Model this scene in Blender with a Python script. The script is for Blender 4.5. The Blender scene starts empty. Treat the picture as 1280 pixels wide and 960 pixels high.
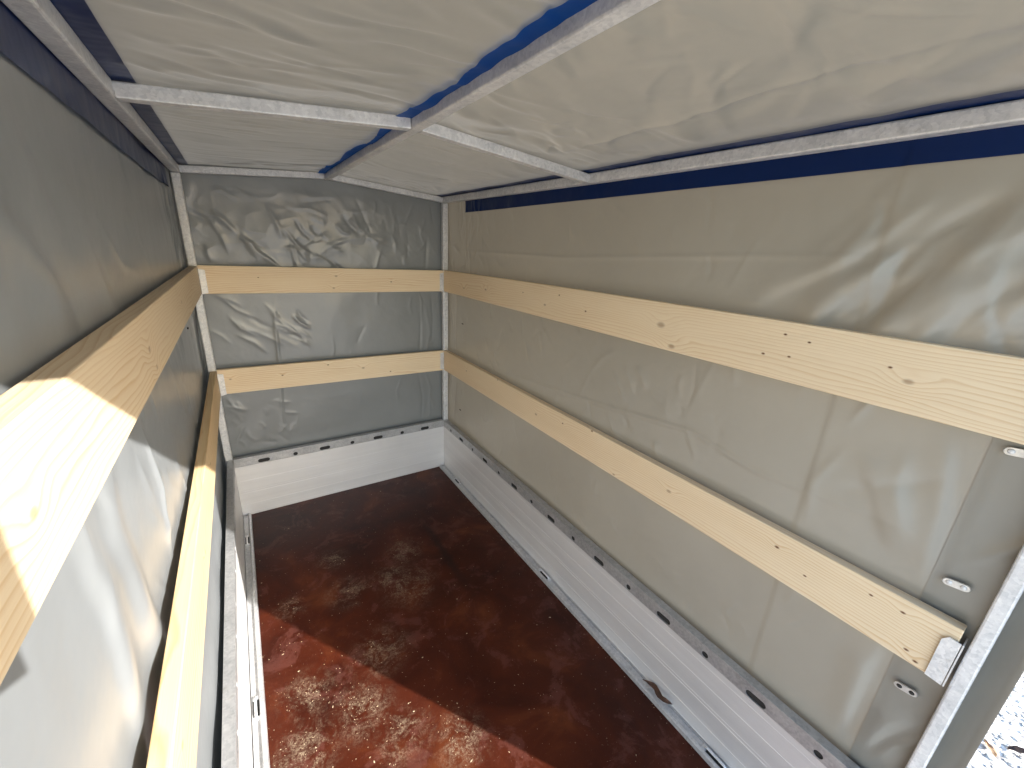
import bpy, bmesh, math, random
import numpy as np
from mathutils import Vector, Matrix
C = bpy.context
SC = C.scene
COL = SC.collection
random.seed(7)

# ------------------------------------------------------------------ camera
cam_d = bpy.data.cameras.new("camera")
cam = bpy.data.objects.new("camera", cam_d); COL.objects.link(cam)
cr = Vector((0.83727026, -0.54462198, 0.04863544))
cu = Vector((0.13031281, 0.28513476, 0.94958767))
cf = Vector((0.53103397, 0.78872369, -0.30970608))
M = Matrix((cr, cu, -cf)).transposed().to_4x4()
M.translation = Vector((-0.49013644, -2.56922996, 1.5845241))
cam.matrix_world = M
cam_d.sensor_width = 36.0
cam_d.lens = 507.96684813097164 * 36.0 / 1280.0
cam_d.clip_start = 0.01
cam_d.clip_end = 500.0
SC.camera = cam

# ------------------------------------------------------------------ light
SUN = Vector((0.657, -1.0, 0.588)).normalized()        # towards the sun
EL = math.asin(SUN.z); AZ = math.atan2(SUN.x, SUN.y)
w = bpy.data.worlds.new("World"); SC.world = w; w.use_nodes = True
nt = w.node_tree; bg = nt.nodes['Background']
sky = nt.nodes.new('ShaderNodeTexSky'); sky.sky_type = 'NISHITA'; sky.sun_disc = False
sky.sun_elevation = EL; sky.sun_rotation = AZ
nt.links.new(sky.outputs[0], bg.inputs[0]); bg.inputs[1].default_value = 0.15
sd = bpy.data.lights.new("sun", 'SUN'); sd.energy = 3.5; sd.angle = math.radians(0.5); sd.color = (1.0, 0.965, 0.92)
so = bpy.data.objects.new("sun", sd); COL.objects.link(so); so.rotation_euler = SUN.to_track_quat('Z', 'Y').to_euler()
SC.view_settings.view_transform = 'Standard'; SC.view_settings.look = 'None'
SC.view_settings.exposure = 2.15; SC.view_settings.gamma = 1.0
SC.cycles.max_bounces = 14; SC.cycles.diffuse_bounces = 8; SC.cycles.glossy_bounces = 5
SC.cycles.use_denoising = True

# ------------------------------------------------------------------ material helpers
def new_mat(name):
    m = bpy.data.materials.new(name); m.use_nodes = True
    return m, m.node_tree, m.node_tree.nodes['Principled BSDF']
def N(nt, typ, **kw):
    n = nt.nodes.new(typ)
    for k, v in kw.items():
        if k.startswith('i_'): n.inputs[k[2:]].default_value = v
        else: setattr(n, k, v)
    return n
def lk(nt, a, b): nt.links.new(a, b)
def coords(nt, scale=(1, 1, 1), loc=(0, 0, 0)):
    tc = N(nt, 'ShaderNodeTexCoord'); mp = N(nt, 'ShaderNodeMapping')
    mp.inputs['Scale'].default_value = scale; mp.inputs['Location'].default_value = loc
    lk(nt, tc.outputs['Object'], mp.inputs[0]); return mp.outputs[0]
def noise(nt, vec, scale, detail=4, rough=0.55, dist=0.0):
    n = N(nt, 'ShaderNodeTexNoise'); n.inputs['Scale'].default_value = scale; n.inputs['Detail'].default_value = detail
    n.inputs['Roughness'].default_value = rough; n.inputs['Distortion'].default_value = dist
    lk(nt, vec, n.inputs['Vector']); return n.outputs[0]
def ramp(nt, fac, stops, interp='LINEAR'):
    r = N(nt, 'ShaderNodeValToRGB'); r.color_ramp.interpolation = interp
    e = r.color_ramp.elements
    while len(e) < len(stops): e.new(0.5)
    for i, (p, c) in enumerate(stops):
        e[i].position = p; e[i].color = (c[0], c[1], c[2], 1) if not isinstance(c, (int, float)) else (c, c, c, 1)
    lk(nt, fac, r.inputs[0]); return r.outputs[0]
def math_(nt, op, a, b=None, c=None):
    n = N(nt, 'ShaderNodeMath', operation=op)
    for i, v in enumerate((a, b, c)):
        if v is None: continue
        if isinstance(v, (int, float)): n.inputs[i].default_value = v
        else: lk(nt, v, n.inputs[i])
    return n.outputs[0]
def mix(nt, fac, a, b, typ='MIX'):
    n = N(nt, 'ShaderNodeMix', data_type='RGBA', blend_type=typ)
    for s, v in ((0, fac), (6, a), (7, b)):
        if isinstance(v, (int, float)): n.inputs[s].default_value = v
        elif isinstance(v, tuple): n.inputs[s].default_value = (*v[:3], 1)
        else: lk(nt, v, n.inputs[s])
    return n.outputs[2]
def bump(nt, p, h, strength, dist):
    b = N(nt, 'ShaderNodeBump'); b.inputs['Strength'].default_value = strength; b.inputs['Distance'].default_value = dist
    lk(nt, h, b.inputs['Height']); lk(nt, b.outputs[0], p.inputs['Normal'])

def mat_tarp(name, inner, outer, transl, trans_amt, rough=0.4, fine=0.3, spec=.8):
    m, nt, p = new_mat(name)
    v = coords(nt)
    n1 = noise(nt, v, 2.5, 5); n2 = noise(nt, v, 14, 6, 0.6); n3 = noise(nt, v, 60, 3, .6)
    geo = N(nt, 'ShaderNodeNewGeometry')
    fac = ramp(nt, n1, [(0.3, 0.0), (0.75, 1.0)])
    innc = mix(nt, fac, inner, tuple(c * 1.13 for c in inner))
    col = mix(nt, geo.outputs['Backfacing'], innc, outer)
    lk(nt, col, p.inputs['Base Color'])
    r = math_(nt, 'MULTIPLY_ADD', noise(nt, v, 1.3, 1), 0.12, rough - 0.06)
    lk(nt, math_(nt, 'MAXIMUM', r, .29), p.inputs['Roughness'])
    p.inputs['Specular IOR Level'].default_value = spec
    h = math_(nt, 'MULTIPLY_ADD', noise(nt, v, 7, 3), 2.0, math_(nt, 'MULTIPLY', n3, 0.03))
    bump(nt, p, h, fine, 0.006)
    t = N(nt, 'ShaderNodeBsdfTranslucent'); t.inputs[0].default_value = (*transl, 1)
    ms = N(nt, 'ShaderNodeMixShader'); ms.inputs[0].default_value = trans_amt
    lk(nt, p.outputs[0], ms.inputs[1]); lk(nt, t.outputs[0], ms.inputs[2])
    lk(nt, ms.outputs[0], nt.nodes['Material Output'].inputs[0])
    return m
BLUE = (0.008, 0.035, 0.16)
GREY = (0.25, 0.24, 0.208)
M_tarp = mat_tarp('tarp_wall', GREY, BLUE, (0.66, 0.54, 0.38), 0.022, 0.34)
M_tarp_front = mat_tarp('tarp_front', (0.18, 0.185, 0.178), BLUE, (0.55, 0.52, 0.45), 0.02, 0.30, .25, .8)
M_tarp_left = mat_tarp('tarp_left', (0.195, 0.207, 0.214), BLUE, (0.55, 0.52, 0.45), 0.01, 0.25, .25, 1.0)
M_roof = mat_tarp('tarp_roof', (0.235, 0.217, 0.172), BLUE, (0.70, 0.62, 0.50), 0.05, 0.27)
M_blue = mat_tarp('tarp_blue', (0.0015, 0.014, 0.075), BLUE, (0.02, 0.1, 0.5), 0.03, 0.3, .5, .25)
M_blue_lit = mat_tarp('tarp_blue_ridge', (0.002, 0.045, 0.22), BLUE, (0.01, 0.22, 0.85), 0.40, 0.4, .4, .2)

def mat_galv(name, base=0.68, metal=0.25, rough=0.42):
    m, nt, p = new_mat(name)
    v = coords(nt)
    vo = N(nt, 'ShaderNodeTexVoronoi'); vo.inputs['Scale'].default_value = 150; lk(nt, v, vo.inputs['Vector'])
    sp = N(nt, 'ShaderNodeSeparateColor'); lk(nt, vo.outputs['Color'], sp.inputs[0])
    n1 = noise(nt, v, 9, 5, .6); n2 = noise(nt, v, 120, 3, .6)
    f = math_(nt, 'MULTIPLY_ADD', sp.outputs[0], 0.16, math_(nt, 'MULTIPLY_ADD', noise(nt, v, 45, 4, .7), 0.35, math_(nt, 'MULTIPLY', n1, 0.5)))
    c = ramp(nt, f, [(0.3, (base * .72, base * .74, base * .75)), (0.5, (base, base * 1.0, base)), (0.68, (base * 1.22, base * 1.22, base * 1.2))])
    st = ramp(nt, noise(nt, coords(nt, loc=(3, 1, 2)), 22, 4, .7), [(0.62, 0.0), (0.76, 0.4)])
    c = mix(nt, st, c, (0.28, 0.26, 0.23))
    lk(nt, c, p.inputs['Base Color']); p.inputs['Metallic'].default_value = metal
    lk(nt, math_(nt, 'MULTIPLY_ADD', n1, 0.3, rough - .12), p.inputs['Roughness'])
    bump(nt, p, n2, 0.18, 0.004)
    return m
M_galv = mat_galv('galvanised_steel')
M_galv_rail = mat_galv('galvanised_rail', 0.46, 0.6, 0.38)
M_galv_edge = mat_galv('galvanised_edge', 0.55, 0.5, 0.36)
M_bracket = mat_galv('bracket_steel', 0.7, 0.35, 0.42)

def mat_alu(name, axis):
    m, nt, p = new_mat(name)
    # fine extrusion lines run along the board
    sc = (0.6, 0.6, 160) if axis == 'z' else (1, 1, 1)
    v = coords(nt, sc); n1 = noise(nt, v, 1.0, 5, .65)
    v2 = coords(nt); n2 = noise(nt, v2, 5, 4)
    v3 = coords(nt, (1, 1, 26)); n3 = noise(nt, v3, 1.0, 2, .5)
    c = ramp(nt, math_(nt, 'MULTIPLY_ADD', n3, .6, math_(nt, 'MULTIPLY', n2, .4)), [(0.3, (0.68, 0.67, 0.66)), (0.7, (0.79, 0.78, 0.765))])
    lk(nt, c, p.inputs['Base Color']); p.inputs['Metallic'].default_value = 0.45
    lk(nt, math_(nt, 'MULTIPLY_ADD', n1, 0.25, 0.32), p.inputs['Roughness'])
    bump(nt, p, n1, 0.12, 0.002)
    return m
M_alu = mat_alu('aluminium_extrusion', 'z')

def mat_floor():
    m, nt, p = new_mat('phenolic_floor')
    v = coords(nt)
    a = noise(nt, v, 3.2, 7, .62, .6); b = noise(nt, v, 26, 6, .7); d = noise(nt, coords(nt, loc=(4, 7, 1)), 1.4, 4, .6)
    c = ramp(nt, a, [(0.3, (0.018, 0.0035, 0.002)), (0.55, (0.050, 0.0095, 0.0035)), (0.72, (0.100, 0.026, 0.008))])
    # pinkish worn film patches with ragged edges
    pk = ramp(nt, noise(nt, coords(nt, loc=(1, 2, 5)), 7, 9, .72, .5), [(0.54, 0.0), (0.60, 1.0)])
    c = mix(nt, math_(nt, 'MULTIPLY', pk, .28), c, (0.13, 0.050, 0.040))
    # sawdust film
    clusters = [(-.473, -1.306, .10), (-.321, -1.46, .11), (-.506, -1.50, .11), (-.06, -1.73, .10), (-.041, -.907, .10), (-.199, -1.27, .12),
                (-.48, -.86, .07), (.02, -1.0, .14), (-.244, -.893, .1), (-.27, -.635, .08), (-.22, -1.62, .1), (.08, -.75, .1)]
    tot = None
    for (x, y, r) in clusters:
        dn = N(nt, 'ShaderNodeVectorMath', operation='DISTANCE'); lk(nt, v, dn.inputs[0]); dn.inputs[1].default_value = (x, y, 0)
        g = N(nt, 'ShaderNodeMapRange', interpolation_type='SMOOTHSTEP'); lk(nt, dn.outputs['Value'], g.inputs[0])
        g.inputs[1].default_value = r * 1.35; g.inputs[2].default_value = 0.0; g.inputs[3].default_value = 0; g.inputs[4].default_value = 1
        tot = g.outputs[0] if tot is None else math_(nt, 'MAXIMUM', tot, g.outputs[0])
    gran = ramp(nt, noise(nt, v, 110, 6, .85, .6), [(0.44, 0.0), (0.60, 1.0)])
    patch = ramp(nt, noise(nt, v, 16, 7, .75, .8), [(0.44, 0.0), (0.58, 1.0)])
    dust = math_(nt, 'MULTIPLY', math_(nt, 'MULTIPLY', gran, patch), tot)
    c = mix(nt, math_(nt, 'MULTIPLY', dust, .55), c, (0.36, 0.28, 0.19))
    sparse = ramp(nt, noise(nt, v, 95, 4, .75), [(0.66, 0.0), (0.71, 1.0)])
    c = mix(nt, math_(nt, 'MULTIPLY', sparse, .55), c, (0.45, 0.34, 0.25))
    # dark scuff streak
    sx = N(nt, 'ShaderNodeSeparateXYZ'); lk(nt, v, sx.inputs[0])
    xx = math_(nt, 'ABSOLUTE', math_(nt, 'SUBTRACT', sx.outputs[0], math_(nt, 'MULTIPLY_ADD', b, .05, .235)))
    s1 = N(nt, 'ShaderNodeMapRange', interpolation_type='SMOOTHSTEP'); lk(nt, xx, s1.inputs[0]); s1.inputs[1].default_value = .035; s1.inputs[2].default_value = .0
    yy = math_(nt, 'ABSOLUTE', math_(nt, 'ADD', sx.outputs[1], .85)); s2 = N(nt, 'ShaderNodeMapRange', interpolation_type='SMOOTHSTEP'); lk(nt, yy, s2.inputs[0]); s2.inputs[1].default_value = .45; s2.inputs[2].default_value = .05
    st = math_(nt, 'MULTIPLY', s1.outputs[0], s2.outputs[0])
    c = mix(nt, math_(nt, 'MULTIPLY', st, .75), c, (0.012, 0.006, 0.005))
    lk(nt, c, p.inputs['Base Color'])
    r = math_(nt, 'ADD', math_(nt, 'MULTIPLY_ADD', d, 0.28, 0.16), math_(nt, 'MULTIPLY', dust, .4))
    r = math_(nt, 'MULTIPLY_ADD', a, .2, r)
    lk(nt, r, p.inputs['Roughness']); p.inputs['Specular IOR Level'].default_value = 0.2
    h = math_(nt, 'MULTIPLY_ADD', b, .35, math_(nt, 'MULTIPLY_ADD', noise(nt, v, 420, 2), .25, dust))
    bump(nt, p, h, 0.25, 0.003)
    return m
M_floor = mat_floor()

def mat_wood(name, uaxis, knots, seed, tone=1.0, freq=75.0, warm=1.0):
    """pine: rings across Z, fibres along uaxis; knots = (u, z, radius)"""
    m, nt, p = new_mat(name)
    tc = N(nt, 'ShaderNodeTexCoord'); sp = N(nt, 'ShaderNodeSeparateXYZ'); lk(nt, tc.outputs['Object'], sp.inputs[0])
    ui, di = (0, 1) if uaxis == 'x' else (1, 0)
    u, dpt, z = sp.outputs[ui], sp.outputs[di], sp.outputs[2]
    def vec(su, sz, sdp=None):
        cb = N(nt, 'ShaderNodeCombineXYZ')
        lk(nt, math_(nt, 'MULTIPLY_ADD', u, su, seed * 3.7), cb.inputs[0]); lk(nt, math_(nt, 'MULTIPLY', z, sz), cb.inputs[1])
        lk(nt, math_(nt, 'MULTIPLY', dpt, sz if sdp is None else sdp), cb.inputs[2]); return cb.outputs[0]
    low = noise(nt, vec(0.9, 6), 1.0, 3, .5)
    low2 = noise(nt, vec(5, 24), 1.0, 3, .5)
    ph = math_(nt, 'MULTIPLY', math_(nt, 'ADD', z, math_(nt, 'MULTIPLY', dpt, 0.8)), freq)
    ph = math_(nt, 'ADD', ph, math_(nt, 'MULTIPLY', low, 11.0)); ph = math_(nt, 'MULTIPLY_ADD', low2, 1.2, ph)
    dark = None
    for (ku, kz, kr) in knots:
        cb = N(nt, 'ShaderNodeCombineXYZ')
        lk(nt, math_(nt, 'MULTIPLY', math_(nt, 'SUBTRACT', u, ku), .6), cb.inputs[0]); lk(nt, math_(nt, 'SUBTRACT', z, kz), cb.inputs[1])
        ln = N(nt, 'ShaderNodeVectorMath', operation='LENGTH'); lk(nt, cb.outputs[0], ln.inputs[0]); d = ln.outputs['Value']
        if kr > .0035:
            g = N(nt, 'ShaderNodeMapRange', interpolation_type='SMOOTHSTEP'); lk(nt, d, g.inputs[0]); g.inputs[1].default_value = kr * 6; g.inputs[2].default_value = 0; g.inputs[4].default_value = 2.0 * (kr / .008)
            ph = math_(nt, 'ADD', ph, g.outputs[0])
        k = N(nt, 'ShaderNodeMapRange', interpolation_type='SMOOTHSTEP'); lk(nt, d, k.inputs[0]); k.inputs[1].default_value = kr * 1.15; k.inputs[2].default_value = kr * .3
        k.inputs[4].default_value = 1.0 if kr < .005 else .5
        dark = k.outputs[0] if dark is None else math_(nt, 'MAXIMUM', dark, k.outputs[0])
    ring = math_(nt, 'FRACT', ph)
    rr = ramp(nt, ring, [(0.0, 0.05), (0.55, 0.25), (0.86, 1.0), (1.0, 0.05)])
    ring_amt = ramp(nt, noise(nt, vec(1.5, 9), 1.0, 3), [(0.3, 0.3), (0.65, 1.0)])
    fac = math_(nt, 'MULTIPLY', rr, ring_amt)
    A = (0.82 * tone, 0.68 * tone / warm ** .3, 0.48 * tone / warm); B = (0.58 * tone, 0.35 * tone / warm ** .3, 0.15 * tone / warm)
    c = mix(nt, math_(nt, 'MULTIPLY', fac, .78), A, B)
    fib = noise(nt, vec(7, 420), 1.0, 3, .7)
    c = mix(nt, ramp(nt, fib, [(0.35, 0.0), (0.75, 0.32)]), c, (0.62 * tone, 0.44 * tone, 0.24 * tone))
    c = mix(nt, ramp(nt, noise(nt, vec(2.2, 5), 1.0, 4), [(0.35, 0.0), (0.8, 0.35)]), c, (0.86 * tone, 0.72 * tone, 0.50 * tone))
    if dark is not None: c = mix(nt, dark, c, (0.15, 0.06, 0.025))
    lk(nt, c, p.inputs['Base Color']); p.inputs['Roughness'].default_value = 0.55; p.inputs['Specular IOR Level'].default_value = 0.35
    bump(nt, p, math_(nt, 'MULTIPLY_ADD', fib, .6, math_(nt, 'MULTIPLY', rr, .4)), 0.18, 0.002)
    return m

def mat_plain(name, col, rough=.6, metal=0.0, sc=40, var=.25):
    m, nt, p = new_mat(name)
    n = noise(nt, coords(nt), sc, 4, .6)
    c = ramp(nt, n, [(0.3, tuple(k * (1 - var) for k in col)), (0.7, tuple(min(1, k * (1 + var)) for k in col))])
    lk(nt, c, p.inputs['Base Color']); p.inputs['Roughness'].default_value = rough; p.inputs['Metallic'].default_value = metal
    bump(nt, p, n, .2, .002)
    return m
M_zinc = mat_plain('zinc_plate', (0.62, 0.62, 0.60), .35, .7)
M_mark_shade = mat_plain('dark_mark_and_shade', (0.02, 0.019, 0.018), .7)  # near-black: dark tarp fittings, and painted shade behind slots and under bars
M_leaf = mat_plain('dry_leaf', (0.075, 0.032, 0.016), .6, 0, 60, .5)
M_leaf2 = mat_plain('dry_leaf_pale', (0.33, 0.20, 0.10), .7, 0, 60, .4)
M_chip = mat_plain('sawdust', (0.42, 0.32, 0.21), .8, 0, 300, .3)
M_pebble = mat_plain('pebble', (0.62, 0.585, 0.52), .8, 0, 14, .55)

# ------------------------------------------------------------------ mesh helpers
def link_bm(name, bm, mat, parent=None, smooth=False):
    me = bpy.data.meshes.new(name); bm.normal_update(); bm.to_mesh(me); bm.free()
    o = bpy.data.objects.new(name, me); COL.objects.link(o)
    me.materials.append(mat)
    if smooth:
        for f in me.polygons: f.use_smooth = True
    if parent: o.parent = parent
    return o
def tag(o, label=None, cat=None, group=None, kind=None):
    for k, v in (('label', label), ('category', cat), ('group', group), ('kind', kind)):
        if v: o[k] = v
    return o
def empty(name, loc=(0, 0, 0)):
    e = bpy.data.objects.new(name, None); COL.objects.link(e); e.location = loc; e.empty_display_size = .05; return e
def par(o, root):
    """parent keeping world place (roots are only translated)"""
    o.parent = root; o.matrix_parent_inverse = Matrix.Translation(root.location).inverted(); return o
def box_bm(x0, x1, y0, y1, z0, z1, bev=0.0, bm=None, seg=2):
    own = bmesh.new()
    vs = [own.verts.new((x, y, z)) for x in (x0, x1) for y in (y0, y1) for z in (z0, z1)]
    for f in ((0, 1, 3, 2), (4, 6, 7, 5), (0, 4, 5, 1), (2, 3, 7, 6), (0, 2, 6, 4), (1, 5, 7, 3)): own.faces.new([vs[i] for i in f])
    bmesh.ops.recalc_face_normals(own, faces=own.faces)
    if bev: bmesh.ops.bevel(own, geom=list(own.edges), offset=bev, segments=seg, affect='EDGES', profile=.5)
    if bm is None: return own
    me = bpy.data.meshes.new('t'); own.to_mesh(me); own.free(); bm.from_mesh(me); bpy.data.meshes.remove(me); return bm
def tube_bm(pts, w_, h_, bev=.003, bm=None):
    """rectangular bar whose bottom centre follows pts; w_ horizontal across, h_ up"""
    own = bmesh.new(); prev = None; rings = []
    for i, p in enumerate(pts):
        p = Vector(p); a = Vector(pts[max(i - 1, 0)]); b = Vector(pts[min(i + 1, len(pts) - 1)])
        t = (b - a).normalized(); s = t.cross(Vector((0, 0, 1))).normalized()
        up = s.cross(t).normalized()
        rings.append([own.verts.new(p + s * dx * w_ / 2 + up * dz) for dx, dz in ((-1, 0), (1, 0), (1, h_), (-1, h_))])
    for r0, r1 in zip(rings, rings[1:]):
        for k in range(4): own.faces.new((r0[k], r0[(k + 1) % 4], r1[(k + 1) % 4], r1[k]))
    own.faces.new(rings[0][::-1]); own.faces.new(rings[-1])
    bmesh.ops.recalc_face_normals(own, faces=own.faces)
    if bev:
        es = [e for e in own.edges if len(e.link_faces) == 2 and e.calc_face_angle(0) > .6]
        bmesh.ops.bevel(own, geom=es, offset=bev, segments=2, affect='EDGES', profile=.5)
    if bm is None: return own
    me = bpy.data.meshes.new('t'); own.to_mesh(me); own.free(); bm.from_mesh(me); bpy.data.meshes.remove(me); return bm

# ---- numpy noise for cloth folds
def vnoise(x, y, seed=0):
    xi = np.floor(x).astype(np.int64); yi = np.floor(y).astype(np.int64); fx = x - xi; fy = y - yi
    fx = fx * fx * fx * (fx * (fx * 6 - 15) + 10); fy = fy * fy * fy * (fy * (fy * 6 - 15) + 10)
    def h(i, j):
        n = (i * 374761393 + j * 668265263 + seed * 1442695041) & 0x7fffffff
        n = ((n ^ (n >> 13)) * 1274126177) & 0x7fffffff
        return ((n ^ (n >> 16)) & 0xffff) / 65535.0 * 2 - 1
    a, b, c, d = h(xi, yi), h(xi + 1, yi), h(xi, yi + 1), h(xi + 1, yi + 1)
    return (a * (1 - fx) + b * fx) * (1 - fy) + (c * (1 - fx) + d * fx) * fy
def fbm(x, y, seed=0, oct=4):
    s = 0; a = 1.0; t = 0
    for o in range(oct): s = s + a * vnoise(x * 2 ** o + 13.1 * o, y * 2 ** o + 7.7 * o, seed + o); t += a; a *= .5
    return s / t
def ridged(x, y, seed=0, oct=3):
    wx = x + .55 * fbm(x * .8 + 5, y * .8, seed + 31, 2); wy = y + .55 * fbm(x * .8, y * .8 + 9, seed + 57, 2)
    s = 0; a = 1.0; t = 0
    for o in range(oct): s = s + a * (1 - np.abs(vnoise(wx * 1.9 ** o, wy * 1.9 ** o, seed + o))) ** 3.0; t += a; a *= .55
    return s / t
def sstep(x, a, b):
    t = np.clip((x - a) / (b - a), 0, 1); return t * t * (3 - 2 * t)
def crease(U, V, pts, amp, wid, sharp=False, asym=0.0):
    """raised fold along a polyline, fading at both ends"""
    pts = np.array(pts, float); seg = np.linalg.norm(np.diff(pts, axis=0), axis=1); L = seg.sum(); best = np.full(U.shape, 1e9); tt = np.zeros(U.shape); sg = np.zeros(U.shape)
    acc = 0
    for i in range(len(pts) - 1):
        a, b = pts[i], pts[i + 1]; d = b - a; l2 = d @ d
        t = np.clip(((U - a[0]) * d[0] + (V - a[1]) * d[1]) / l2, 0, 1)
        dx = U - a[0] - t * d[0]; dy = V - a[1] - t * d[1]; dist = np.hypot(dx, dy)
        m_ = dist < best; best = np.where(m_, dist, best); tt = np.where(m_, (acc + t * seg[i]) / L, tt); sg = np.where(m_, np.sign(dx * d[1] - dy * d[0]), sg); acc += seg[i]
    ch = pts[-1] - pts[0]; cl_ = np.hypot(*ch); rx = U - pts[0][0]; ry = V - pts[0][1]
    tc = np.clip((rx * ch[0] + ry * ch[1]) / cl_ ** 2, 0, 1); sd_ = np.tanh((rx * ch[1] - ry * ch[0]) / cl_ / (wid * 1.5))
    env = sstep(np.minimum(tc, 1 - tc), 0, .35)
    wd = wid * (1 + asym * sd_)
    prof = (1 + (best / wd) ** 2) ** -1.5 if sharp else np.exp(-(best / wd) ** 2)
    return amp * env * prof
def sheet(name, mat, u0, u1, v0, v1, du, fn, parent=None, flip=False):
    """fn(U,V)->X,Y,Z arrays"""
    nu = max(2, int(round(abs(u1 - u0) / du)) + 1); nv = max(2, int(round(abs(v1 - v0) / du)) + 1)
    U, V = np.meshgrid(np.linspace(u0, u1, nu), np.linspace(v0, v1, nv), indexing='ij')
    X, Y, Z = fn(U, V)
    co = np.stack([X, Y, Z], -1).reshape(-1, 3)
    i = np.arange(nu * nv).reshape(nu, nv)
    q = np.stack([i[:-1, :-1], i[1:, :-1], i[1:, 1:], i[:-1, 1:]], -1).reshape(-1, 4)
    if flip: q = q[:, ::-1]
    me = bpy.data.meshes.new(name); me.from_pydata(co.tolist(), [], q.tolist()); me.update()
    me.polygons.foreach_set('use_smooth', [True] * len(me.polygons))
    me.materials.append(mat)
    o = bpy.data.objects.new(name, me); COL.objects.link(o)
    if parent: par(o, parent)
    return o

A = 0.65
# =================================================================== SETTING
GZ = -0.60
def ground():
    m, nt, p = new_mat('gravel_ground')
    v = coords(nt)
    vo = N(nt, 'ShaderNodeTexVoronoi'); vo.inputs['Scale'].default_value = 55; lk(nt, v, vo.inputs['Vector'])
    sp = N(nt, 'ShaderNodeSeparateColor'); lk(nt, vo.outputs['Color'], sp.inputs[0])
    c = ramp(nt, sp.outputs[0], [(0.0, (0.46, 0.43, 0.38)), (0.5, (0.62, 0.59, 0.53)), (1.0, (0.74, 0.70, 0.62))])
    c = mix(nt, ramp(nt, vo.outputs['Distance'], [(0.40, 0.0), (0.8, 0.8)]), c, (0.16, 0.15, 0.14))
    c = mix(nt, ramp(nt, noise(nt, v, .6, 5), [(0.4, 0.0), (0.7, .35)]), c, (0.36, 0.33, 0.29))
    lk(nt, c, p.inputs['Base Color']); p.inputs['Roughness'].default_value = .85
    inv = math_(nt, 'SUBTRACT', 1.0, vo.outputs['Distance']); bump(nt, p, inv, .5, .008)
    bm = bmesh.new()
    R_ = 160; n = 48
    vs = [[bm.verts.new((math.copysign(abs(a) ** 2.2, a) * R_, math.copysign(abs(b) ** 2.2, b) * R_, GZ)) for b in np.linspace(-1, 1, n)] for a in np.linspace(-1, 1, n)]
    for i in range(n - 1):
        for j in range(n - 1): bm.faces.new((vs[i][j], vs[i + 1][j], vs[i + 1][j + 1], vs[i][j + 1]))
    return tag(link_bm('ground', bm, m), kind='structure')
ground()
def scatter_mesh(name, mat, items, kind):
    """items: (pos, size xyz, rot euler, proto) joined in one mesh of uncountable bits"""
    V, F = [], []
    for pos, s, e, proto in items:
        vs, fs = proto; o = len(V)
        R_ = Matrix.Rotation(e[2], 3, 'Z') @ Matrix.Rotation(e[1], 3, 'Y') @ Matrix.Rotation(e[0], 3, 'X')
        for q in vs:
            r = R_ @ Vector((q[0] * s[0], q[1] * s[1], q[2] * s[2])); V.append((r.x + pos[0], r.y + pos[1], r.z + pos[2]))
        F += [tuple(k + o for k in f) for f in fs]
    me = bpy.data.meshes.new(name); me.from_pydata(V, [], F); me.update(); me.materials.append(mat)
    o = bpy.data.objects.new(name, me); COL.objects.link(o); return o
def ico_proto(sub=1, jit=.25):
    bm = bmesh.new(); bmesh.ops.create_icosphere(bm, subdivisions=sub, radius=1)
    for v in bm.verts: v.co *= 1 + random.uniform(-jit, jit)
    vs = [tuple(v.co) for v in bm.verts]; fs = [tuple(x.index for x in f.verts) for f in bm.faces]; bm.free(); return vs, fs
protos = [ico_proto() for _ in range(6)]
peb = []
for _ in range(7000):
    x = random.uniform(.95, 4.2); y = random.uniform(-4.0, -1.7)
    s = random.uniform(.004, .012) * (1.6 if random.random() < .08 else 1)
    peb.append(((x, y, GZ + s * .25), (s * random.uniform(.8, 1.5), s, s * .6), (0, 0, random.uniform(0, 6.3)), random.choice(protos)))
tag(scatter_mesh('gravel', M_pebble, peb, 'stuff'), 'pale loose gravel on the ground beside the trailer', 'gravel', kind='stuff')

# =================================================================== TRAILER BODY
body = empty('trailer_body', (0, -1.3, -.05))
tag(body, 'trailer box with dark red floor panel and low silver aluminium side boards', 'trailer')
par(link_bm('floor_panel', box_bm(-A + .002, A - .002, -2.62, 0.0, -.02, 0.0), M_floor), body)
YB = -2.60
par(link_bm('chassis_light_block', box_bm(-.70, .70, -2.60, .085, -.13, -.045, .01), mat_plain('chassis_steel', (.12, .12, .12), .6, .3)), body)  # unseen plate added under the floor to stop light leaking in
# --- aluminium side boards with shallow grooves, cross-section in (depth, z)
def board_profile():
    pr = [(0.0, -.02)]
    zs = [(.018, .0008, .002), (.074, .0007, .0015), (.150, .0007, .0015), (.163, .0004, .001), (.232, .0006, .0015), (.300, .0004, .001)]
    for z, d, w_ in zs: pr += [(0.0, z - w_), (d, z - w_ * .4), (d, z + w_ * .4), (0.0, z + w_)]
    pr += [(0.0, .3245), (.024, .3245), (.024, -.02)]
    return pr
def extrude_profile(pr, fn, t0, t1):
    bm = bmesh.new(); a = [bm.verts.new(fn(d, z, t0)) for d, z in pr]; b = [bm.verts.new(fn(d, z, t1)) for d, z in pr]
    n = len(pr)
    for i in range(n): bm.faces.new((a[i], a[(i + 1) % n], b[(i + 1) % n], b[i]))
    bm.faces.new(a[::-1]); bm.faces.new(b); bmesh.ops.recalc_face_normals(bm, faces=bm.faces); return bm
sb = {}
for nm, fn, t0, t1 in (('side_right', lambda d, z, t: (A + d, t, z), YB, -.002), ('side_left', lambda d, z, t: (-A - d, t, z), YB, -.002), ('front', lambda d, z, t: (t, d, z), -A + .001, A - .001)):
    o = par(link_bm('front_board' if nm == 'front' else 'side_board', extrude_profile(board_profile(), fn, t0, t1), M_alu), body); sb[nm] = o
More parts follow.
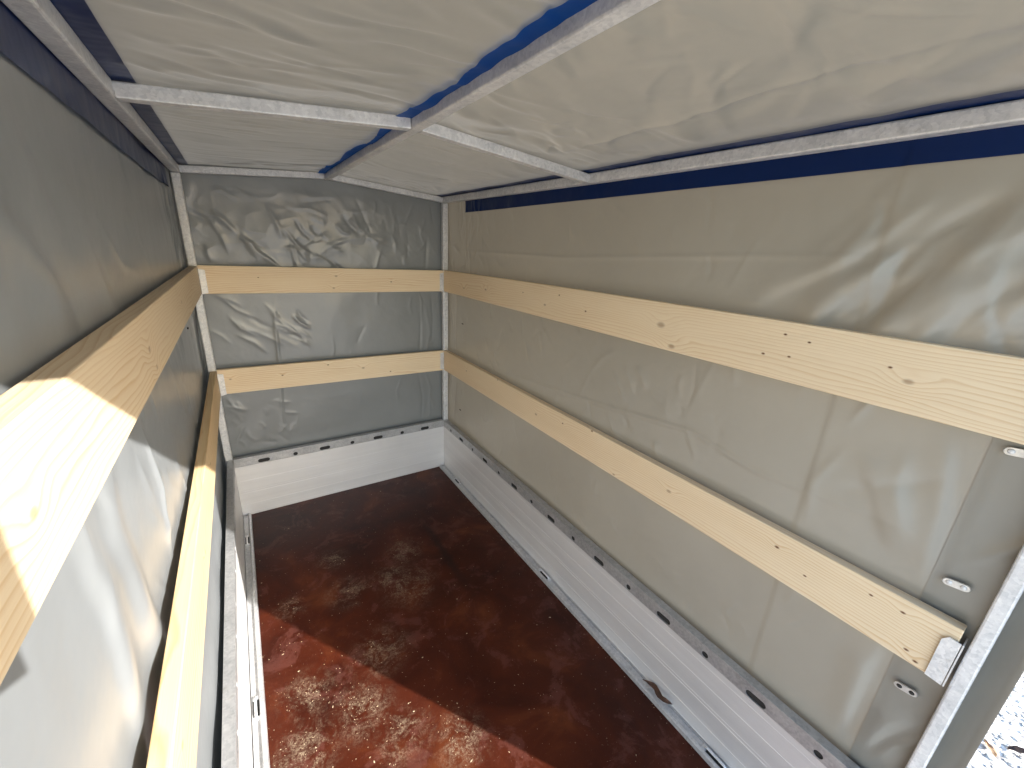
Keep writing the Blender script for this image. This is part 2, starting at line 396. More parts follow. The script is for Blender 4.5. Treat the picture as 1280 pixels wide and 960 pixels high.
# --- perforated lashing rails on top of the boards
def slot_pts(cx, cz, half, r, n=8):
    pts = []
    for k in range(n + 1): a = -math.pi / 2 + math.pi * k / n; pts.append((cx + half + r * math.cos(a), cz + r * math.sin(a)))
    for k in range(n + 1): a = math.pi / 2 + math.pi * k / n; pts.append((cx - half + r * math.cos(a), cz + r * math.sin(a)))
    return pts
def plate_with_holes(u0, u1, z0, z1, holes, thick):
    cu = bpy.data.curves.new('tmp', 'CURVE'); cu.dimensions = '2D'; cu.fill_mode = 'BOTH'; cu.extrude = thick / 2
    def add(pts):
        s = cu.splines.new('POLY'); s.points.add(len(pts) - 1)
        for i, p in enumerate(pts): s.points[i].co = (p[0], p[1], 0, 1)
        s.use_cyclic_u = True
    add([(u0, z0), (u1, z0), (u1, z1), (u0, z1)])
    for h in holes: add(h)
    ob = bpy.data.objects.new('tmp', cu); COL.objects.link(ob); C.view_layer.update()
    dg = C.evaluated_depsgraph_get(); me = bpy.data.meshes.new_from_object(ob.evaluated_get(dg))
    bpy.data.objects.remove(ob); bpy.data.curves.remove(cu); return me
def rail(axis, u0, u1, hole_list, sign, z0=.3272, z1=.379, board=None):
    """U-channel: perforated inner face, top flange, back flange"""
    bm = bmesh.new()
    me = plate_with_holes(u0, u1, z0, z1 - .0035, hole_list, .002); bm.from_mesh(me); bpy.data.meshes.remove(me)
    def place(v):
        u, z, d = v.co.x, v.co.y, v.co.z
        d = d - .002                       # proud of the board by 3 mm
        v.co = Vector((u, d, z)) if axis == 'x' else Vector((sign * (A + d), u, z))
    for v in bm.verts: place(v)
    dd = (-.003, .026)
    def bx(d0, d1, za, zb):
        if axis == 'x': box_bm(u0, u1, d0, d1, za, zb, .0006, bm)
        else:
            xs = sorted((sign * (A + d0), sign * (A + d1))); box_bm(xs[0], xs[1], u0, u1, za, zb, .0006, bm)
    bx(-.0045, .026, z1 - .0034, z1)      # top flange with a small inner lip
    bx(.023, .0258, z0 - .0, z1 - .0036)    # back flange
    bmesh.ops.recalc_face_normals(bm, faces=bm.faces)
    o = link_bm('perforated_rail', bm, M_galv_rail); o.parent = board; o.matrix_parent_inverse = Matrix.Translation(body.location).inverted()
    o.matrix_parent_inverse = Matrix.Identity(4)
    b2 = bmesh.new()
    if axis == 'x': box_bm(u0, u1, .002, .010, z0 + .002, z1 - .006, 0, b2)
    else:
        xs = sorted((sign * (A + .002), sign * (A + .010))); box_bm(xs[0], xs[1], u0, u1, z0 + .002, z1 - .006, 0, b2)
    g_ = link_bm('slot_shade_strip', b2, M_mark_shade); g_.parent = board  # near-black strip standing in for the shade seen through the slots
    return o
hz = .3425
def side_holes():
    out = []
    for i in range(15):
        y = -.126 - .1653 * i
        out.append(slot_pts(y, hz, .0180 if i % 2 else .0012, .0115 if i % 2 else .0102))
    return out
rail('y', YB, -.004, side_holes(), 1, board=sb['side_right'])
rail('y', YB, -.004, side_holes(), -1, board=sb['side_left'])
rail('x', -A + .004, A - .004, [slot_pts(-.5 + i / 6., hz, .0195 if i % 2 == 0 else .0012, .0112) for i in range(7)], 1, board=sb['front'])
# --- edge profile along the floor with lashing bars
def edge_profile(sign):
    pr = [(-.003, .0005), (-.003, .012), (-.005, .012), (-.006, .007), (-.026, .006), (-.028, .015), (-.033, .018), (-.042, .016), (-.044, .0005)]
    return extrude_profile(pr, lambda d, z, t: (sign * (A + d), t, z), YB, -.012)
def lash_bar(sign, y):
    bm = bmesh.new(); x = sign * (A - .016)
    pts = [(x, y - .035, .010), (x, y - .030, .017), (x, y + .030, .017), (x, y + .035, .010)]
    tube_bm(pts, .008, .005, .0015, bm)
    box_bm(x - .011, x + .011, y - .046, y - .033, .0065, .0105, .001, bm); box_bm(x - .011, x + .011, y + .033, y + .046, .0065, .0105, .001, bm)
    return bm
for sgn, ys in ((1, (-.265, -1.287, -2.225)), (-1, (-.265, -1.272, -2.2))):
    ep = par(link_bm('edge_profile', edge_profile(sgn), M_galv_edge), body)
    for y in ys:
        lb = link_bm('lashing_bar', lash_bar(sgn, y), M_galv); lb.parent = ep
        xa, xb = sorted((sgn * (A - .0255), sgn * (A - .0075))); rc = link_bm('bar_shade_plate', box_bm(xa, xb, y - .030, y + .030, .0066, .0076, 0), M_mark_shade); rc.parent = ep  # thin near-black plate paints the shaded hollow under each bar

# =================================================================== STEEL FRAME
def zo(y):      # lower edge of the eave beams, as it sags towards the rear
    return 1.855 + (1.840 - 1.855) * min(1, -y / 1.307) if y > -1.307 else 1.840 - .005 * min(1, (-y - 1.307) / 1.3)
T = .035
frame = empty('canopy_frame', (0, -1.3, .0))
tag(frame, 'galvanised square tube canopy frame with corner posts and ridged roof bows', 'frame')
def fpart(name, bm, mat=M_galv): return par(link_bm(name, bm, mat), frame)
ez = lambda y: zo(y)
for s in (-1, 1):
    x = s * (A + T / 2)
    # corner posts: front and rear
    p1 = fpart('post', box_bm(min(x - T / 2, x + T / 2), max(x - T / 2, x + T / 2), .0015, T, .02, 1.853, .004))
    p2 = fpart('post', box_bm(x - T / 2, x + T / 2, YB - .001, YB + .024, -.02, 1.833, .004))
    fpart('eave_beam', tube_bm([(x, T, ez(0)), (x, -1.307, ez(-1.307)), (x, YB - .01, ez(YB))], T, .034, .004))
rz = lambda y: 1.905 - .010 * min(1.6, -y / 1.307)
RX = -.015
fpart('ridge_beam', tube_bm([(RX, T, rz(0)), (RX, -1.307, rz(-1.307)), (RX, YB - .01, rz(YB))], .030, .030, .004))
for y in (.0175, -1.307 + .0, YB + .009):
    for s in (-1, 1):
        fpart('roof_bow', tube_bm([(s * (A - .0005), y, ez(y)), (RX + s * .0152, y, rz(y))], .033, .030, .003))
    # small weld bead at the joints
# brackets that hold the planks; U-shaped pockets welded to the posts
def bracket(kind, sx, z0, z1, y=0.0):
    bm = bmesh.new(); t = .0025; g = .0042
    if kind == 'front':      # on the front posts, holding the front plank; flange lies over its face
        x0 = sx * (A - .002); x1 = sx * (A - .028)
        a, b = sorted((x0, x1)); c = .006
        vs = [(x0, z0), (x1, z0 + c), (x1, z1 - c), (x0, z1)]
        lo = [bm.verts.new((p[0], -g - t, p[1])) for p in vs]; hi = [bm.verts.new((p[0], -g, p[1])) for p in vs]
        bm.faces.new(lo); bm.faces.new(hi[::-1])
        for i in range(4): bm.faces.new((lo[i], lo[(i + 1) % 4], hi[(i + 1) % 4], hi[i]))
    else:                    # on the rear posts, holding the side plank
        y0 = y - .001; y1 = y + .026; X0 = sx * (A - g - t); X1 = sx * (A - g); c = .012
        vs = [(y0, z0), (y1, z0 + .003), (y1, z1 - c), (y1 - c * .7, z1), (y0, z1 - .002)]
        lo = [bm.verts.new((X0, p[0], p[1])) for p in vs]; hi = [bm.verts.new((X1, p[0], p[1])) for p in vs]
        bm.faces.new(lo); bm.faces.new(hi[::-1]); n = len(vs)
        for i in range(n): bm.faces.new((lo[i], lo[(i + 1) % n], hi[(i + 1) % n], hi[i]))
        a, b = sorted((X0, sx * (A + .028)))
        box_bm(a, b, y0 - .004, y0 - .0015, z0, z1 - .002, 0, bm)
    bmesh.ops.recalc_face_normals(bm, faces=bm.faces)
    return bm
for z0, z1, t_ in ((1.307, 1.430, 0), (.768, .893, 1)):
    for s in (-1, 1): fpart('plank_bracket', bracket('front', s, z0, z1), M_bracket)
    for s in (-1, 1): fpart('plank_bracket', bracket('rear', s, (1.300, .757)[t_], (1.44, .872)[t_], -2.566), M_bracket)

# =================================================================== PLANKS
def plank(name, axis, u0, u1, z0a, z1a, z0b, z1b, d0, d1, mat, label, seed, zm=0.0):
    """a = at u0, b = at u1; built subdivided with a faint bow"""
    n = 24; bm = bmesh.new(); rings = []
    rnd = random.Random(seed); ph = rnd.uniform(0, 6)
    for i in range(n + 1):
        t = i / n; u = u0 + (u1 - u0) * t; za = z0a + (z0b - z0a) * t + .001 * math.sin(3 * t + ph); zb = z1a + (z1b - z1a) * t + zm * math.sin(math.pi * t)
        q = [(d0, za), (d1, za), (d1, zb), (d0, zb)]
        rings.append([bm.verts.new((u, d, z) if axis == 'x' else (d, u, z)) for d, z in q])
    for r0, r1 in zip(rings, rings[1:]):
        for k in range(4): bm.faces.new((r0[k], r0[(k + 1) % 4], r1[(k + 1) % 4], r1[k]))
    bm.faces.new(rings[0][::-1]); bm.faces.new(rings[-1]); bmesh.ops.recalc_face_normals(bm, faces=bm.faces)
    es = [e for e in bm.edges if len(e.link_faces) == 2 and e.calc_face_angle(0) > .6]
    bmesh.ops.bevel(bm, geom=es, offset=.0022, segments=2, affect='EDGES', profile=.5)
    o = link_bm(name, bm, mat)
    cx = (0, 0, 0)
    me = o.data; ctr = Vector(((u0 + u1) / 2, (d0 + d1) / 2, (z0a + z1a) / 2)) if axis == 'x' else Vector(((d0 + d1) / 2, (u0 + u1) / 2, (z0a + z1a) / 2))
    return tag(o, label, 'plank', 'pine planks slotted into the frame')
k_ru = [(-1.202, 1.417, .0035), (-1.107, 1.364, .006), (-1.372, 1.373, .004), (-1.73, 1.38, .011), (-1.782, 1.319, .009), (-.567, 1.377, .007), (-2.10, 1.419, .0032), (-2.156, 1.41, .003), (-2.059, 1.36, .0034), (-2.121, 1.366, .003), (-2.315, 1.389, .003), (-2.35, 1.367, .007), (-.93, 1.40, .003), (-.3, 1.36, .006)]
k_rl = [(-2.214, .851, .0045), (-2.291, .816, .0032), (-2.418, .864, .0032), (-2.475, .865, .0036), (-2.502, .784, .0036), (-2.521, .769, .0036), (-.73, .899, .005), (-1.483, .897, .0045), (-1.869, .831, .007), (-1.625, .769, .005), (-1.1, .83, .007), (-.35, .85, .006), (-1.3, .86, .004)]
k_fu = [(-.016, 1.401, .006), (-.034, 1.334, .0055), (.30, 1.37, .004), (-.40, 1.39, .003)]
k_fl = [(-.103, .882, .004), (-.348, .847, .004), (.271, .797, .004), (-.595, .855, .005), (.1, .84, .007)]
k_lu = [(-1.555, 1.372, .008), (-1.521, 1.328, .006), (-2.137, 1.369, .006), (-.9, 1.38, .006)]
k_ll = [(-1.0, .85, .007), (-1.976, .86, .006), (-1.45, .82, .006)]
plank('pine_plank', 'y', -.003, -2.562, 1.308, 1.445, 1.300, 1.449, A, A + .025, mat_wood('wood_a', 'y', k_ru, 1, 1.0, 105), 'upper pine plank along the right tarpaulin wall, long with small nail holes', 1, .005)
plank('pine_plank', 'y', -.003, -2.562, .764, .906, .756, .898, A, A + .028, mat_wood('wood_b', 'y', k_rl, 2, .97, 110), 'lower pine plank on the right wall, its end held by a pale metal bracket', 2)
plank('pine_plank', 'y', -.003, -2.562, 1.307, 1.441, 1.306, 1.440, -A - .033, -A, mat_wood('wood_c', 'y', k_lu, 3, .82, 105), 'thick upper pine plank on the left wall, half in sunlight, nearest the viewer', 3)
plank('pine_plank', 'y', -.003, -2.562, .766, .908, .766, .908, -A - .028, -A, mat_wood('wood_d', 'y', k_ll, 4, .9, 80, 1.45), 'lower pine plank on the left wall, seen steeply from above', 4)
plank('pine_plank', 'x', -A + .0015, A - .0015, 1.309, 1.446, 1.309, 1.443, -.003, .022, mat_wood('wood_e', 'x', k_fu, 5, 1.06, 95), 'upper pine plank across the far end wall', 5)
plank('pine_plank', 'x', -A + .0015, A - .0015, .775, .912, .760, .904, -.003, .022, mat_wood('wood_f', 'x', k_fl, 6, 1.06, 85), 'lower pine plank across the far end wall', 6)

# =================================================================== TARPAULIN COVER
cover = empty('tarpaulin_cover', (0, -1.3, 0))
tag(cover, 'grey lined blue tarpaulin cover stretched over the frame, creased and glossy', 'tarpaulin')
XR = .692
YE = -2.645
rnd = random.Random(11)
def rand_creases(U, V, n, box, ang, dang, lr, amp, wid, seed, sharp=True):
    r = random.Random(seed); H = np.zeros(U.shape)
    for _ in range(n):
        u = r.uniform(box[0], box[1]); v = r.uniform(box[2], box[3]); a = ang + r.gauss(0, dang); l = r.uniform(*lr); k = r.uniform(-.4, .4)
        p0 = (u - math.cos(a) * l / 2, v - math.sin(a) * l / 2); p2 = (u + math.cos(a) * l / 2, v + math.sin(a) * l / 2)
        pm = (u - math.sin(a) * l * k * .3, v + math.cos(a) * l * k * .3)
        H += crease(U, V, [p0, pm, p2], r.choice((-1, 1, 1)) * amp * r.uniform(.4, 1.2), max(.0095, wid * r.uniform(.6, 1.7)), sharp, r.uniform(-.6, .6))
    return H
def right_wall(U, V):     # U = y, V = z ; depth pushes inward (towards -x)
    H = .010 * fbm(U * 1.8, V * 2.0, 3, 4)
    H += crease(U, V, [(.1, 1.576), (-1.15, 1.57), (-1.999, 1.606), (-2.258, 1.612), (-2.6, 1.587)], .0036, .008, True)
    H += crease(U, V, [(-.6, .93), (-.827, .946), (-1.526, 1.01), (-1.878, 1.051), (-2.094, 1.014), (-2.381, 1.036), (-2.6, 1.045)], .0036, .009, True)
    H += crease(U, V, [(-2.10, 1.40), (-2.123, 1.448), (-2.175, 1.541), (-2.30, 1.61)], 0.018, .030, asym=.5)
    H += crease(U, V, [(-2.20, 1.38), (-2.258, 1.453), (-2.342, 1.572), (-2.45, 1.70)], 0.015, .030, asym=-.5)
    H += crease(U, V, [(-2.30, 1.40), (-2.339, 1.451), (-2.372, 1.545), (-2.47, 1.64)], 0.011, .024, asym=.4)
    H += crease(U, V, [(-1.95, 1.45), (-2.05, 1.56), (-2.20, 1.68)], .006, .03, asym=.5)
    H += crease(U, V, [(-2.40, 1.44), (-2.44, 1.53), (-2.50, 1.62)], .008, .02, asym=.4)
    H += crease(U, V, [(-2.30, 1.20), (-2.38, 1.08), (-2.44, .95)], .007, .03, asym=.4)
    H += crease(U, V, [(-2.42, 1.30), (-2.46, 1.10), (-2.475, .9)], .006, .02, asym=-.4)
    H += crease(U, V, [(-2.447, .36), (-2.442, .653), (-2.46, .78)], .007, .02, asym=.5)
    H += crease(U, V, [(-2.49, .40), (-2.52, .55), (-2.56, .62)], .006, .015, asym=.5)
    H += crease(U, V, [(-2.52, .40), (-2.545, .50), (-2.59, .58)], .005, .012, asym=-.5)
    H += rand_creases(U, V, 34, (-.45, .0, 1.45, 1.86), math.pi / 2, .35, (.08, .25), .0034, .008, 5)
    H += rand_creases(U, V, 16, (-.12, .02, .4, 1.3), math.pi / 2, .15, (.2, .5), .0030, .007, 6)
    H += rand_creases(U, V, 60, (-2.0, -.2, .9, 1.35), math.pi / 2 - .3, .5, (.06, .22), .0028, .009, 7)
    H += rand_creases(U, V, 40, (-2.3, -.2, .4, .8), math.pi / 2 - .3, .7, (.04, .14), .0016, .007, 8)
    H += rand_creases(U, V, 28, (-2.0, -.4, 1.46, 1.78), math.pi / 2 - .4, .5, (.06, .25), .0024, .012, 9)
    H += rand_creases(U, V, 26, (-2.6, -2.05, 1.0, 1.78), math.pi / 2 + .5, .5, (.08, .3), .0045, .013, 10)
    H += rand_creases(U, V, 18, (-2.62, -2.12, 1.46, 1.76), 2.32, .14, (.18, .45), .0075, .018, 12, False)
    H += rand_creases(U, V, 14, (-2.62, -2.15, 1.46, 1.76), 2.25, .25, (.08, .25), .0035, .010, 13)
    H += .0030 * sstep(-U, 2.221, 2.229)     # lap of the welded seam
    X = XR - H + .02 * sstep(-U, 2.56, 2.65) * 0 - .035 * sstep(-U, 2.60, 2.645)
    return X, U, V
wr = sheet('right_wall', M_tarp, .080, YE, -.06, 1.900, .0060, right_wall, cover)
def left_wall(U, V):
    H = .012 * fbm(U * 1.6 + 3, V * 1.4, 23, 4)
    H += rand_creases(U, V, 60, (-.30, .03, 1.25, 1.84), math.pi / 2 - .05, .10, (.2, .5), .0048, .010, 25)
    H += rand_creases(U, V, 26, (-.75, -.2, 1.2, 1.75), math.pi / 2 + .12, .10, (.15, .4), .0016, .011, 26)
    H += rand_creases(U, V, 34, (-.9, -.1, .7, 1.25), math.pi / 2 + .05, .12, (.15, .45), .0020, .011, 27)
    H += rand_creases(U, V, 30, (-2.1, -.8, .5, 1.3), math.pi / 2 + .35, .35, (.1, .35), .0028, .014, 28, False)
    H += crease(U, V, [(-1.75, 1.32), (-1.82, 1.15), (-1.78, .9), (-1.70, .6)], .010, .03, asym=.4)
    H += crease(U, V, [(-1.95, 1.30), (-1.90, 1.10), (-1.95, .8)], .008, .03, asym=-.4)
    H += crease(U, V, [(-1.55, 1.28), (-1.50, 1.05), (-1.55, .85)], .006, .02, asym=.4)
    H += crease(U, V, [(-2.05, 1.75), (-1.90, 1.58), (-1.70, 1.44)], .008, .035, asym=.4)
    H += rand_creases(U, V, 16, (-2.2, -1.0, 1.45, 1.8), 2.2, .4, (.1, .5), .0020, .02, 29, False)
    return -XR - .004 + H, U, V
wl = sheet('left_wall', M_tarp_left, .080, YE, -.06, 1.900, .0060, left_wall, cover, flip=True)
def roof_z(X_, Y_):
    ey = np.where(Y_ > -1.307, 1.855 + .015 * Y_ / 1.307, 1.840 + .004 * (Y_ + 1.307)) + .037
    ry = 1.905 + .0077 * Y_ + .033
    t = np.clip(np.abs(X_ - RX) / (A - RX * np.sign(X_)), 0, 1.1)
    return ry + (ey - ry) * t
def front_wall(U, V):
    H = .007 * fbm(U * 2.2, V * 2.2, 43, 3)
    top = sstep(V, 1.40, 1.52) * (1 - sstep(V, 1.80, 1.88)); lft = 1 - .55 * sstep(U, .1, .5)
    H += top * lft * (.006 * ridged(U * 3.6 + V * 2, V * 4.2 - U, 47) + .001 * ridged(U * 9, V * 8, 49))
    H += rand_creases(U, V, 30, (-.62, .2, 1.44, 1.70), 2.35, .35, (.08, .25), .0060, .010, 51)
    H += rand_creases(U, V, 26, (-.60, .5, 1.55, 1.80), .1, .35, (.08, .25), .0026, .010, 52)
    H += rand_creases(U, V, 20, (.15, .62, 1.45, 1.8), math.pi / 2, .3, (.06, .2), .0025, .008, 53)
    H += crease(U, V, [(-.326, 1.32), (-.347, 1.15), (-.353, .877), (-.372, .60), (-.377, .40)], .0050, .009, True, .3)
    H += rand_creases(U, V, 20, (-.62, -.2, 1.02, 1.28), 2.45, .2, (.08, .26), .0042, .009, 54)
    H += rand_creases(U, V, 22, (-.62, -.28, .42, .78), 2.2, .5, (.05, .16), .0030, .008, 55)
    H += rand_creases(U, V, 18, (-.2, .6, .4, 1.3), 1.5, .3, (.06, .25), .0018, .008, 56)
    H += rand_creases(U, V, 8, (.48, .62, .4, 1.8), math.pi / 2, .08, (.2, .6), .0025, .007, 57)
    return U, .058 - H, np.minimum(V, roof_z(U, V * 0) + .022)
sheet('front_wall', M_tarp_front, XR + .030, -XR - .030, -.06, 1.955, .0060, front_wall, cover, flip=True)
def roof(U, V):           # U = x, V = y
    Z = roof_z(U, V)
    span = np.sin(np.pi * np.clip((V + 1.307) / 1.307, 0, 1)) * (V > -1.307) + np.sin(np.pi * np.clip((V + 2.6) / 1.293, 0, 1)) * (V <= -1.307)
    side = np.sin(np.pi * np.clip(np.abs(U - RX) / .66, 0, 1))
    H = .012 * np.abs(span) * side * (.8 + .5 * fbm(U * 2, V * 2, 63, 2))      # sags between the bows
    H += .006 * fbm(U * 3, V * 5, 65, 3)
    H += rand_creases(U, V, 40, (-.6, -.05, -1.28, -.03), .03, .10, (.12, .5), .0026, .011, 166)
    H += rand_creases(U, V, 60, (-.6, .0, -2.3, -1.32), .08, .25, (.1, .45), .0032, .012, 169)
    H += rand_creases(U, V, 80, (.0, .62, -2.6, -1.32), .30, .45, (.08, .4), .0034, .012, 170)
    H += rand_creases(U, V, 30, (-.6, -.05, -.25, -.01), 0, .12, (.15, .5), .0030, .008, 66)
    H += rand_creases(U, V, 26, (-.6, -.05, -1.27, -.9), 0, .10, (.1, .4), .0030, .008, 67)
    H += rand_creases(U, V, 30, (.0, .6, -1.25, -.02), -.25, .35, (.08, .35), .0030, .014, 68, False)
    H += rand_creases(U, V, 34, (-.6, .0, -2.2, -1.32), .1, .3, (.1, .4), .0036, .022, 69, False)
    H += rand_creases(U, V, 46, (.0, .62, -2.5, -1.32), .35, .35, (.1, .4), .0050, .024, 70, False)
    H += crease(U, V, [(.43, -1.30), (.41, -1.6), (.38, -2.05), (.36, -2.5)], .0040, .009, True)
    H += crease(U, V, [(.38, -.02), (.50, -.25), (.62, -.05)], .0020, .02)
    for a in range(7):
        x0 = .60 - .02 * a; H += crease(U, V, [(.63, -.03), (.63 - .10 * a, -.45 + .055 * a)], .0018, .010)
    H = H * (1 - .85 * sstep(np.abs(U), .54, .63))
    k = np.minimum(1, np.minimum(np.abs(V + 1.307), np.abs(V)) / .05) * np.minimum(1, np.abs(U - RX) / .05)
    return U, V, Z + .001 - H * (.25 + .75 * k) + .003
rf = sheet('roof', M_roof, -XR - .030, XR + .030, -2.80, .110, .0065, roof, cover, flip=True)
# blue facing strips of the outer cloth turned inside along the eaves and the ridge
def strip(name, mat, u0, u1, v0, v1, fn, flip=False, du=.0065): return sheet(name, mat, u0, u1, v0, v1, du, fn, cover, flip)
def blue_r(U, V):
    X, Y, Z = right_wall(U, V); return X - .0035 - .0015 * fbm(U * 9, V * 9, 77, 2), Y, Z + (0.0)
strip('blue_band', M_blue, -.229, YE, 1.790, 1.872, blue_r)
def blue_l(U, V):
    X, Y, Z = left_wall(U, V); return X + .0035 + .004 * fbm(U * 5, V * 9, 78, 3) + .003, Y, Z
strip('blue_band', M_blue, -.12, YE, 1.776, 1.866, blue_l, True)
def blue_roof(U, V):
    X, Y, Z = roof(U, V); return X, Y, Z - .0035 - .0025 * (1 + fbm(U * 12, V * 7, 79, 3))
strip('blue_band', M_blue, -.672, -.613, -2.78, .02, blue_roof, True)
strip('blue_band', M_blue, .613, .672, -2.78, .02, blue_roof, True)
def blue_ridge(U, V):
    wv = .006 * np.sin(V * 11) + .010 * fbm(V * 2.2, V * 0 + 1, 83, 3)
    X, Y, Z = roof(U, V); E_ = (U < -.035); return U + np.where(E_, wv, 0), Y, Z - .004 - .004 * (U < -.02) * (1 + fbm(U * 20, V * 6, 81, 2))
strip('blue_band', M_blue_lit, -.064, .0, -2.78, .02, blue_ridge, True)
# doubled hem along the rear edge of the right wall, with fastener plates
def hem(U, V):
    X, Y, Z = right_wall(U, V); return X - .0022 - .002 * sstep(-U, 2.49, 2.51), Y, Z
M_hem = mat_tarp('tarp_hem', tuple(c * .93 for c in GREY), BLUE, (0.3, 0.27, 0.2), 0.03, 0.3)
strip('hem', M_tarp, -2.487, YE + .0, .30, 1.788, hem)
def eye_plate(y, z, inner=True, side=1):
    bm = bmesh.new(); pts = slot_pts(0, 0, .0125, .0085, 8); n = len(pts)
    x = side * (XR - .0150)
    tilt = -.12
    def P(p, d): return (x - side * d, y + p[0], z + p[1] + p[0] * tilt)
    lo = [bm.verts.new(P(p, 0)) for p in pts]; hi = [bm.verts.new(P((p[0] * .94, p[1] * .9), .0022)) for p in pts]
    bm.faces.new(hi)
    for i in range(n): bm.faces.new((lo[i], lo[(i + 1) % n], hi[(i + 1) % n], hi[i]))
    bmesh.ops.recalc_face_normals(bm, faces=bm.faces)
    o = par(link_bm('fastener_plate', bm, M_zinc), cover)
    for q in (-.0105, .0105):
        b2 = bmesh.new(); bmesh.ops.create_uvsphere(b2, u_segments=12, v_segments=6, radius=.0052)if False else bmesh.ops.create_uvsphere(b2, u_segments=12, v_segments=6, radius=.0052)
        for v in b2.verts: v.co = Vector((x - side * (.0022 + max(0, v.co.z) * .35), y + q + v.co.x, z + q * tilt + v.co.y))
        r_ = link_bm('rivet', b2, M_mark_shade if z < .8 else M_bracket, None, True); r_.parent = o
for z in (1.277, .972, .670): eye_plate(-2.525, z)
# tiny dark stitched marks near the far corners
for (x, y, z) in ((XR - .012, -.228, 1.128), (XR - .012, -.205, .526), (-XR + .006, -.49, 1.225)):
    b2 = box_bm(x - .002, x + .002, y - .010, y + .010, z - .003, z + .003, .001); par(link_bm('stitched_loop', b2, M_mark_shade), cover)
# rear curtain rolled up under the roof edge, with unseen shadow casters added (above and behind the viewer)
def roll():
    bm = bmesh.new(); n = 40; seg = 16; rings = []
    for i in range(n + 1):
        t = i / n; x = -.69 + 1.38 * t; r = .048 + .004 * math.sin(17 * t)
        cz = 1.8985; cy = -2.676
        rings.append([bm.verts.new((x, cy + r * math.cos(a), cz + min(r, .05) * math.sin(a))) for a in [k * 2 * math.pi / seg for k in range(seg)]])
    for a, b in zip(rings, rings[1:]):
        for k in range(seg): bm.faces.new((a[k], a[(k + 1) % seg], b[(k + 1) % seg], b[k]))
    bm.faces.new(rings[0][::-1]); bm.faces.new(rings[-1]); bmesh.ops.recalc_face_normals(bm, faces=bm.faces)
    return bm
M_tarp_solid = mat_tarp('tarp_thick', GREY, BLUE, (0.1, .1, .1), 0.0)
par(link_bm('rolled_curtain', roll(), M_tarp_solid, None, True), cover)
def pleats(x0, x1, y0, y1, z0, z1, n, label):
    bm = bmesh.new(); rows = []
    for k in range(14):
        z = z0 + (z1 - z0) * k / 13; row = []
        for i in range(n + 1):
            t = i / n; row.append(bm.verts.new((x0 + (x1 - x0) * t, (y0 + y1) / 2 + (y1 - y0) / 2 * math.sin(t * n * 1.3), z + .02 * math.sin(t * 9) * (k == 0))))
        rows.append(row)
    for a, b in zip(rows, rows[1:]):
        for i in range(n): bm.faces.new((a[i], a[i + 1], b[i + 1], b[i]))
    o = par(link_bm(label, bm, M_tarp_solid, None, True), cover)
    md = o.modifiers.new('th', 'SOLIDIFY'); md.thickness = .003
    return o
pleats(.690, .77, -2.785, -2.73, .35, 1.92, 24, 'floor_shadow_caster')  # added out of view; its edge casts the shadow line on the floor
pleats(-.68, -.30, -2.735, -2.715, 1.545, 1.90, 30, 'wall_shadow_caster')  # added out of view to cast the small shadow on the left wall

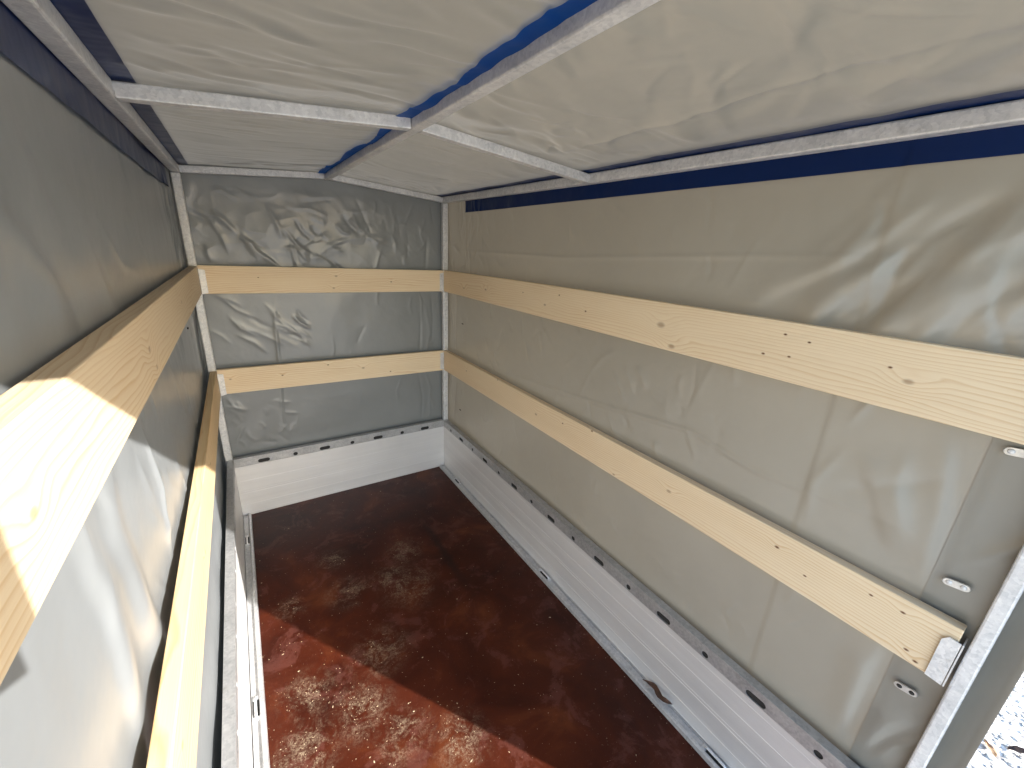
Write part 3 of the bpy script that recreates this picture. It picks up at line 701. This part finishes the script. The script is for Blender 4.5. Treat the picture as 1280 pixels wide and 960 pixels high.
# =================================================================== SMALL THINGS
def leaf_mesh(L, W_, curl, n=10, seed=0):
    r = random.Random(seed); bm = bmesh.new(); rows = []
    for i in range(n + 1):
        t = i / n; wv = W_ * (math.sin(math.pi * t ** .8) ** .8 + .03) * (1 + r.uniform(-.2, .2)); zz = curl * math.sin(5.5 * t + .4); yb = .010 * math.sin(6.5 * t) + r.uniform(-1, 1) * .0015
        rows.append([bm.verts.new((L * (t - .5), wv * s + yb, zz + abs(s) * W_ * .5 + r.uniform(-1, 1) * .0015)) for s in (-1, -.5, 0, .5, 1)])
    for a, b in zip(rows, rows[1:]):
        for k in range(4): bm.faces.new((a[k], b[k], b[k + 1], a[k + 1]))
    return bm
def leaf(loc, rot, L, W_, curl, mat, label, seed):
    o = link_bm('dried_leaf', leaf_mesh(L, W_, curl, 10, seed), mat, None, True); o.location = loc; o.rotation_euler = rot
    md = o.modifiers.new('th', 'SOLIDIFY'); md.thickness = .0006
    return tag(o, label, 'leaf')
leaf((.630, -1.99, .036), (-.4, .05, 1.68), .125, .0095, .010, M_leaf, 'crumpled brown dried leaf caught on the right floor edge profile', 3)
leaf((2.25, -2.78, GZ + .02), (.2, .1, .5), .09, .02, .01, M_leaf2, 'curled tan dried leaf on the gravel outside', 5)
leaf((2.36, -2.86, GZ + .02), (.1, .3, 2.1), .08, .018, .008, M_leaf, 'dark brown dried leaf on the gravel outside, nearer the frame edge', 6)
# sawdust and wood chips on the floor
chip_protos = [ico_proto(1, .35) for _ in range(3)]
items = []
cl = [(-.473, -1.306, .07, 170), (-.321, -1.46, .07, 190), (-.506, -1.50, .07, 150), (-.06, -1.73, .07, 130), (-.041, -.907, .09, 60), (-.199, -1.27, .10, 90), (-.48, -.86, .05, 30), (.02, -1.0, .16, 60), (-.244, -.893, .1, 45), (-.27, -.635, .08, 25), (-.22, -1.62, .1, 60), (-.55, -1.05, .05, 40)]
for (x, y, s, n) in cl:
    ang = random.uniform(0, 3.1)
    for _ in range(int(n * .36)):
        a = random.gauss(0, s); b = random.gauss(0, s * .45)
        items.append((x + a * math.cos(ang) - b * math.sin(ang), y + a * math.sin(ang) + b * math.cos(ang)))
for _ in range(330): items.append((random.uniform(-.6, .6), -2.3 * random.random()))
for _ in range(60): items.append((.60 + random.gauss(0, .01), -2.3 * random.random())); 
for _ in range(40): items.append((-.60 + random.gauss(0, .012), -2.1 * random.random()))
its = []
for (x, y) in items:
    if abs(x) > .604: continue
    big = random.random() < .06
    s = random.uniform(.0005, .0012) * (2.0 if big else 1)
    its.append(((x, y, s * .45), (s * random.uniform(1, 2.8), s, s * .45), (0, 0, random.uniform(0, 6.3)), random.choice(chip_protos)))
tag(scatter_mesh('sawdust', M_chip, its, 'stuff'), 'pale sawdust and tiny wood chips scattered on the dark red floor', 'sawdust', kind='stuff')
